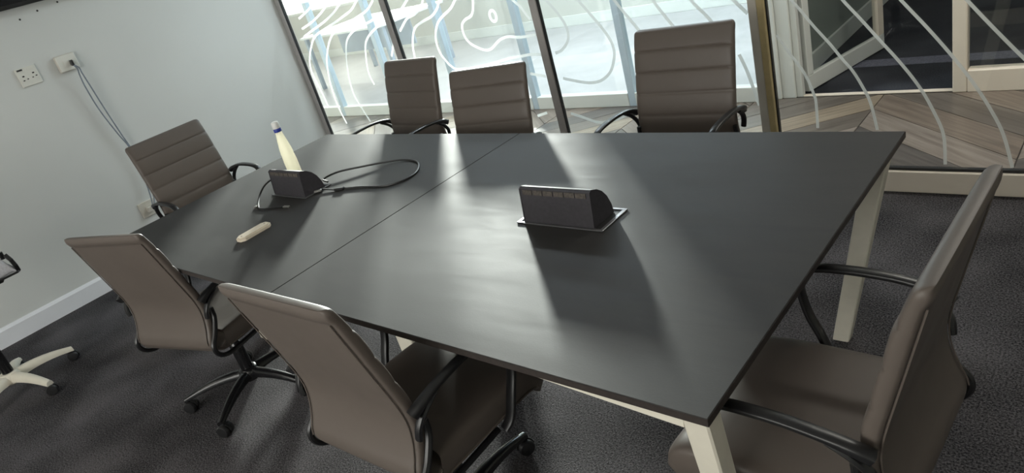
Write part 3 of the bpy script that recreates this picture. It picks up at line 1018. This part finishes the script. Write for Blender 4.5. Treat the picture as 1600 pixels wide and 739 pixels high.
# ------------------------------------------------------------------ the task chair at the left edge
tc = empty('task_chair', (-3.83, -0.46, 0), label='task chair with a cream five-star base at the left edge by the skirting', cat='chair')
star(tc, 'cream', 0.290, radians(18), thick=1.25)
MB().lathe([(0.034, 0.062), (0.050, 0.072), (0.052, 0.110), (0.040, 0.128)], n=20).build('hub', 'cream', tc, smooth=True)
MB().lathe([(0.027, 0.12), (0.027, 0.36), (0.018, 0.37), (0.018, 0.58)], n=16).build('gas_lift', 'black_gloss', tc, smooth=True)
cs_, Ls_ = resample([(-0.20, 0.545), (-0.1, 0.54), (0.1, 0.54), (0.2, 0.54), (0.262, 0.545)], 24)
pad(cs_, Ls_, 0.128, lambda s: 0.092 * math.sqrt(max(0.03, 1 - (1 - min(1, min(s + 0.006, Ls_ - s) / 0.03)) ** 2)), lambda s: 1.0, True).build('seat', 'seat_fabric', tc, smooth=True, angle=60)
MB().box(-0.10, 0.10, -0.2, 0.20, 0.515, 0.538, 0.008).build('seat_shell', 'black', tc)
MB().bar([(0.118, 0.272, 0.543), (0.130, 0.270, 0.575), (0.128, 0.266, 0.610), (0.112, 0.258, 0.640)], 0.02, 0.014, (0, 1, 0)).build('corner_guard', 'black', tc)
MB().tube([(0.133, -0.19, 0.541), (0.133, 0.262, 0.541), (0.118, 0.275, 0.541), (-0.11, 0.275, 0.541)], 0.006, 8).build('seat_rim', 'black', tc, smooth=True)
for yy, zz in ((0.20, 0.655), (0.245, 0.650)):
    MB().tube([(0.110, yy, zz - 0.025), (0.112, yy, zz + 0.012)], 0.011, 10).build('lever_knob', 'black_gloss', tc, smooth=True)
cb_, Lb_ = resample([(-0.27, 1.10), (-0.235, 0.95), (-0.22, 0.80), (-0.235, 0.66)], 30)
pad(cb_, Lb_, 0.20, lambda s: 0.04 * math.sqrt(max(0.03, 1 - (1 - min(1, min(s, Lb_ - s) / 0.02)) ** 2)), lambda s: 1.0, True).build('backrest', 'seat_fabric', tc, smooth=True, angle=60)
MB().bar([(0, -0.10, 0.525), (0, -0.24, 0.525), (0, -0.285, 0.56), (0, -0.27, 0.70), (0, -0.245, 0.85)], 0.06, 0.014, (1, 0, 0)).build('back_bracket', 'black', tc)

for ch in tc.children:
    if ch.name.split('.')[0] in ('seat', 'seat_shell', 'corner_guard', 'seat_rim', 'lever_knob', 'backrest', 'back_bracket'):
        ch.location.z = 0.065

# ------------------------------------------------------------------ power boxes
PROF = [(0.0, 0.0), (0.014, 0.104), (0.024, 0.108), (0.046, 0.100), (0.068, 0.084), (0.086, 0.060), (0.098, 0.030), (0.102, 0.0)]


def power_box(x0, x1, y, label, frame_l, frame_r):
    t = empty('power_box', ((x0 + x1) / 2, y, TH), label=label, cat='power box', group='flip-up power boxes in the table')
    w = (x1 - x0) / 2
    MB().prism([(p[0], p[1] + 0.002) for p in PROF], -w + 0.004, w - 0.004, 'x').build('housing', 'box', t, smooth=True, angle=30)
    for sx in (-1, 1):
        ins = MB()
        a, b = sorted((sx * w, sx * (w - 0.0038)))
        ins.prism([(p[0] - 0.001 if i < 2 else p[0] + 0.001, p[1] + 0.0025) for i, p in enumerate(PROF)], a, b, 'x')
        ins.build('end_cap', 'box', t)
    n = 6
    for k in range(n):
        a, b = -w + 0.012 + (2 * w - 0.024) * k / n, -w + 0.012 + (2 * w - 0.024) * (k + 1) / n
        mb = MB()
        mb.add([(xx, yy, zz) for xx in (a + 0.002, b - 0.002) for yy, zz in ((0.0115, 0.0895), (0.0132, 0.1035), (0.0112, 0.1036), (0.0095, 0.0897))],
               [(0, 1, 2, 3), (7, 6, 5, 4), (0, 4, 5, 1), (1, 5, 6, 2), (2, 6, 7, 3), (3, 7, 4, 0)])
        mb.build('lip_segment', 'box_slot', t)
    MB().box(-frame_l, frame_r, -0.010, 0.000, 0.0005, 0.0045, 0.001).build('trim_bar', 'box_frame', t)
    MB().box(-frame_l, frame_r, 0.116, 0.126, 0.0005, 0.0045, 0.001).build('trim_bar', 'box_frame', t)
    MB().box(-frame_l, -frame_l + 0.012, 0.0005, 0.1155, 0.0005, 0.0045, 0.001).build('trim_bar', 'box_frame', t)
    MB().box(frame_r - 0.012, frame_r, 0.0005, 0.1155, 0.0005, 0.0045, 0.001).build('trim_bar', 'box_frame', t)
    MB().box(-frame_l + 0.0125, frame_r - 0.0125, 0.0005, 0.1155, 0.0004, 0.0016).build('well', 'gasket', t)
    return t


power_box(-0.862, -0.606, 0.567, 'open black flip-up power box with silver trim, alone on the right half of the table', 0.152, 0.160)
power_box(-2.318, -2.074, 0.578, 'open black flip-up power box before the bottle, cables beside it', 0.135, 0.135)

# ------------------------------------------------------------------ cables on the table
TZ = TH + 0.0036
cl = empty('looped_cable', (-2.0, 0.65, TH), label='black cable lying in a long loop to the right of the power box', cat='cable')
lp = [(-2.092, 0.712, .0100), (-2.145, 0.728, .012), (-2.115, 0.792, .018), (-2.02, 0.868, .014), (-1.945, 0.922, .010), (-1.872, 0.960, .006), (-1.786, 0.957, .0044),
      (-1.716, 0.916, .0044), (-1.662, 0.846, .0044), (-1.664, 0.774, .0044), (-1.72, 0.722, .0044), (-1.843, 0.700, .0044), (-1.925, 0.677, .0044)]
MB().tube([(p.x + 2.0, p.y - 0.65, p.z) for p in catmull(lp, 6)], 0.0042, 8).build('cord', 'cable', cl, smooth=True)
pg = MB().box(-0.028, 0.020, -0.010, 0.010, 0.0, 0.012, 0.003).build('plug_housing', 'cable', cl, smooth=False)
pg.location, pg.rotation_euler = (0.055, 0.018, 0), (0, 0, 0.35)
st = MB().box(-0.05, 0.05, -0.005, 0.005, 0.0, 0.005, 0.001).build('tie_strap', 'cable', cl)
st.location, st.rotation_euler = (-0.01, 0.005, 0.004), (0, 0.05, 0.12)
mp_ = MB().box(-0.016, 0.016, -0.007, 0.007, 0.0, 0.008, 0.0015).build('metal_plug', 'metal', cl)
mp_.location, mp_.rotation_euler = (-0.050, -0.022, 0.0056), (0, 0, 0.75)
tag(mp_, 'silver plug tip')

c2 = empty('short_cable', (-2.28, 0.50, TH), label='short black cable with silver plugs to the left of the power box', cat='cable')
sp_ = [(-2.322, 0.605, .062), (-2.350, 0.596, .058), (-2.378, 0.575, .040), (-2.375, 0.540, .016), (-2.33, 0.500, .006), (-2.283, 0.470, .0044), (-2.245, 0.452, .0044), (-2.20, 0.452, .0044),
       (-2.150, 0.475, .0044), (-2.105, 0.485, .0044)]
MB().tube([(p.x + 2.28, p.y - 0.50, p.z) for p in catmull(sp_, 6)], 0.0038, 8).build('cord', 'cable', c2, smooth=True)
for (x, y, r, q) in ((-2.085, 0.488, 0.15, 0.018), (-2.286, 0.462, 2.2, 0.012)):
    k = MB().box(-q, q, -0.0065, 0.0065, 0.0, 0.008, 0.0015).build('metal_plug', 'metal', c2)
    k.location, k.rotation_euler = (x + 2.28, y - 0.50, 0.0), (0, 0, r)

# ------------------------------------------------------------------ bottle and board eraser
bt = empty('water_bottle', (-2.378, 0.742, TH), label='slim cloudy bottle with white cap and blue ring behind the left power box', cat='bottle')
MB().lathe([(0.020, 0.0005), (0.027, 0.003), (0.0295, 0.012), (0.0300, 0.09), (0.0285, 0.115), (0.0275, 0.120), (0.0285, 0.126), (0.0265, 0.15), (0.0215, 0.185), (0.0165, 0.212), (0.0150, 0.222), (0.0150, 0.228)],
           n=28).build('bottle_body', BOTTLE, bt, smooth=True)
MB().lathe([(0.0165, 0.2285), (0.0172, 0.230), (0.0172, 0.2435), (0.0165, 0.2445)], n=28).build('neck_ring', 'blue_ring', bt, smooth=True)
MB().lathe([(0.0165, 0.245), (0.0170, 0.247), (0.0168, 0.268), (0.0150, 0.274), (0.010, 0.276)], n=28).build('cap', 'cap', bt, smooth=True)
er = empty('board_eraser', (-2.006, 0.284, TH), math.atan2(0.132, -0.004) , label='small cream bar with cut corners lying before the left power box', cat='eraser')
a_, b_, c_ = 0.070, 0.029, 0.016
oc = [(-a_ + c_, -b_), (a_ - c_, -b_), (a_, -b_ + c_), (a_, b_ - c_), (a_ - c_, b_), (-a_ + c_, b_), (-a_, b_ - c_), (-a_, -b_ + c_)]
MB().prism(oc, 0.0005, 0.011, 'z').build('body', 'eraser', er)
MB().prism([(x * 0.93, y * 0.8) for x, y in oc], 0.0112, 0.0150, 'z').build('top_pad', 'eraser', er)
for sx in (-1, 1):
    MB().lathe([(0.003, 0.0151), (0.003, 0.0157)], (sx * 0.052, 0.0, 0), 10).build('screw_head', 'eraser_mark', er)

# ------------------------------------------------------------------ wall sockets, charger cord, television
def plate_mb(w, h, d=0.012):
    b = 0.004
    r = [[(0.0, -w / 2, -h / 2), (0.0, w / 2, -h / 2), (0.0, w / 2, h / 2), (0.0, -w / 2, h / 2)],
         [(d - b, -w / 2, -h / 2), (d - b, w / 2, -h / 2), (d - b, w / 2, h / 2), (d - b, -w / 2, h / 2)],
         [(d, -w / 2 + b, -h / 2 + b), (d, w / 2 - b, -h / 2 + b), (d, w / 2 - b, h / 2 - b), (d, -w / 2 + b, h / 2 - b)]]
    return MB().loft(r)


s1 = empty('wall_socket', (XL + 0.0005, 0.548, 1.428), label='square white double socket with pin holes on the wall, the left one below the television', cat='socket', group='wall sockets')
plate_mb(0.118, 0.112).build('plate', 'plate', s1)
for yy, zz, a, b in ((-0.030, 0.006, .006, .004), (0.030, 0.012, .006, .004), (-0.036, -0.018, .005, .003), (-0.012, -0.014, .004, .003), (0.018, -0.012, .004, .003), (0.040, -0.008, .005, .003)):
    MB().box(0.0121, 0.0126, yy - a, yy + a, zz - b, zz + b).build('pin_hole', 'hole', s1)
MB().box(0.0121, 0.0150, -0.050, -0.018, 0.040, 0.050, 0.001).build('rocker', 'hole', s1)
MB().box(0.0121, 0.0150, 0.010, 0.045, 0.034, 0.048, 0.001).build('rocker', 'plate', s1)

s2 = empty('wall_socket', (XL + 0.0005, 0.780, 1.434), label='raised white socket on the wall with a black plug and cord in it', cat='socket', group='wall sockets')
MB().box(0, 0.024, -0.062, 0.062, -0.052, 0.052, 0.006).build('back_box', 'plate_side', s2)
MB().box(0.0245, 0.032, -0.058, 0.058, -0.048, 0.048, 0.003).build('plate', 'plate', s2)
MB().box(0.0325, 0.036, -0.026, 0.008, -0.020, 0.016, 0.001).build('module', 'plate', s2)
s3 = empty('wall_socket', (XL + 0.0005, 0.805, 0.385), label='low white socket on the wall beside the left end chair, cord running into it', cat='socket', group='wall sockets')
plate_mb(0.118, 0.108).build('plate', 'plate_side', s3)
MB().box(0.0125, 0.060, -0.022, 0.022, -0.020, 0.020, 0.005).build('plug_top', 'plate_side', s3)

cc = empty('charger_cord', (XL + 0.04, 0.80, 1.42), label='grey-blue double cord hanging down the wall from the black plug', cat='cord')
MB().box(-0.0025, 0.022, -0.012, 0.004, -0.014, 0.024, 0.004).build('plug', 'black', cc)
for k, pts in enumerate((
        [(.018, -0.004, -0.010), (.022, 0.004, -0.040), (.012, 0.002, -0.075), (.006, 0.000, -0.16), (.002, 0.012, -0.32), (.002, 0.045, -0.50), (.004, 0.068, -0.60), (.006, 0.07, -0.75), (.012, 0.04, -0.95), (.030, 0.012, -1.028)],
        [(.018, 0.000, -0.012), (.024, 0.016, -0.035), (.014, 0.020, -0.070), (.006, 0.030, -0.16), (.002, 0.044, -0.32), (.002, 0.062, -0.50), (.004, 0.074, -0.60), (.010, 0.085, -0.75), (.014, 0.060, -0.95), (.030, 0.022, -1.024)])):
    MB().tube(catmull(pts, 6), 0.0045, 7).build('cord', 'cord', cc, smooth=True)

tv = empty('television', (XL + 0.0005, 0.45, 1.809), label='black flat television on the left wall, only its lower corner in view', cat='television')
MB().box(0.030, 0.072, -0.72, 0.72, 0.0, 0.82, 0.004).build('casing', 'black', tv)
MB().box(0.0725, 0.074, -0.705, 0.705, 0.022, 0.805).build('screen', 'screen', tv)
MB().box(0.0, 0.0295, -0.2, 0.2, 0.25, 0.6, 0.002).build('wall_bracket', 'black', tv)

# ------------------------------------------------------------------ office furniture beyond the glass
def desk(x0, x1, y0, y1, label):
    t = empty('office_desk', ((x0 + x1) / 2, (y0 + y1) / 2, 0), label=label, cat='desk', group='white desks in the bright office')
    w, d = (x1 - x0) / 2, (y1 - y0) / 2
    MB().box(-w, w, -d, d, 0.695, 0.72, 0.003).build('desk_top', 'desk', t)
    for sx in (-1, 1):
        for sy in (-1, 1):
            cx, cy = sx * (w - 0.06), sy * (d - 0.06)
            MB().box(cx - 0.025, cx + 0.025, cy - 0.025, cy + 0.025, 0.0, 0.6945, 0.003).build('leg', 'blue_grey', t)
    MB().box(-w + 0.1, w - 0.1, -0.01, 0.01, 0.35, 0.6945, 0.002).build('modesty_panel', 'blue_grey', t)
    return t


desk(-8.1, -6.35, 4.62, 5.7, 'white office desk beyond the glass at the far left')
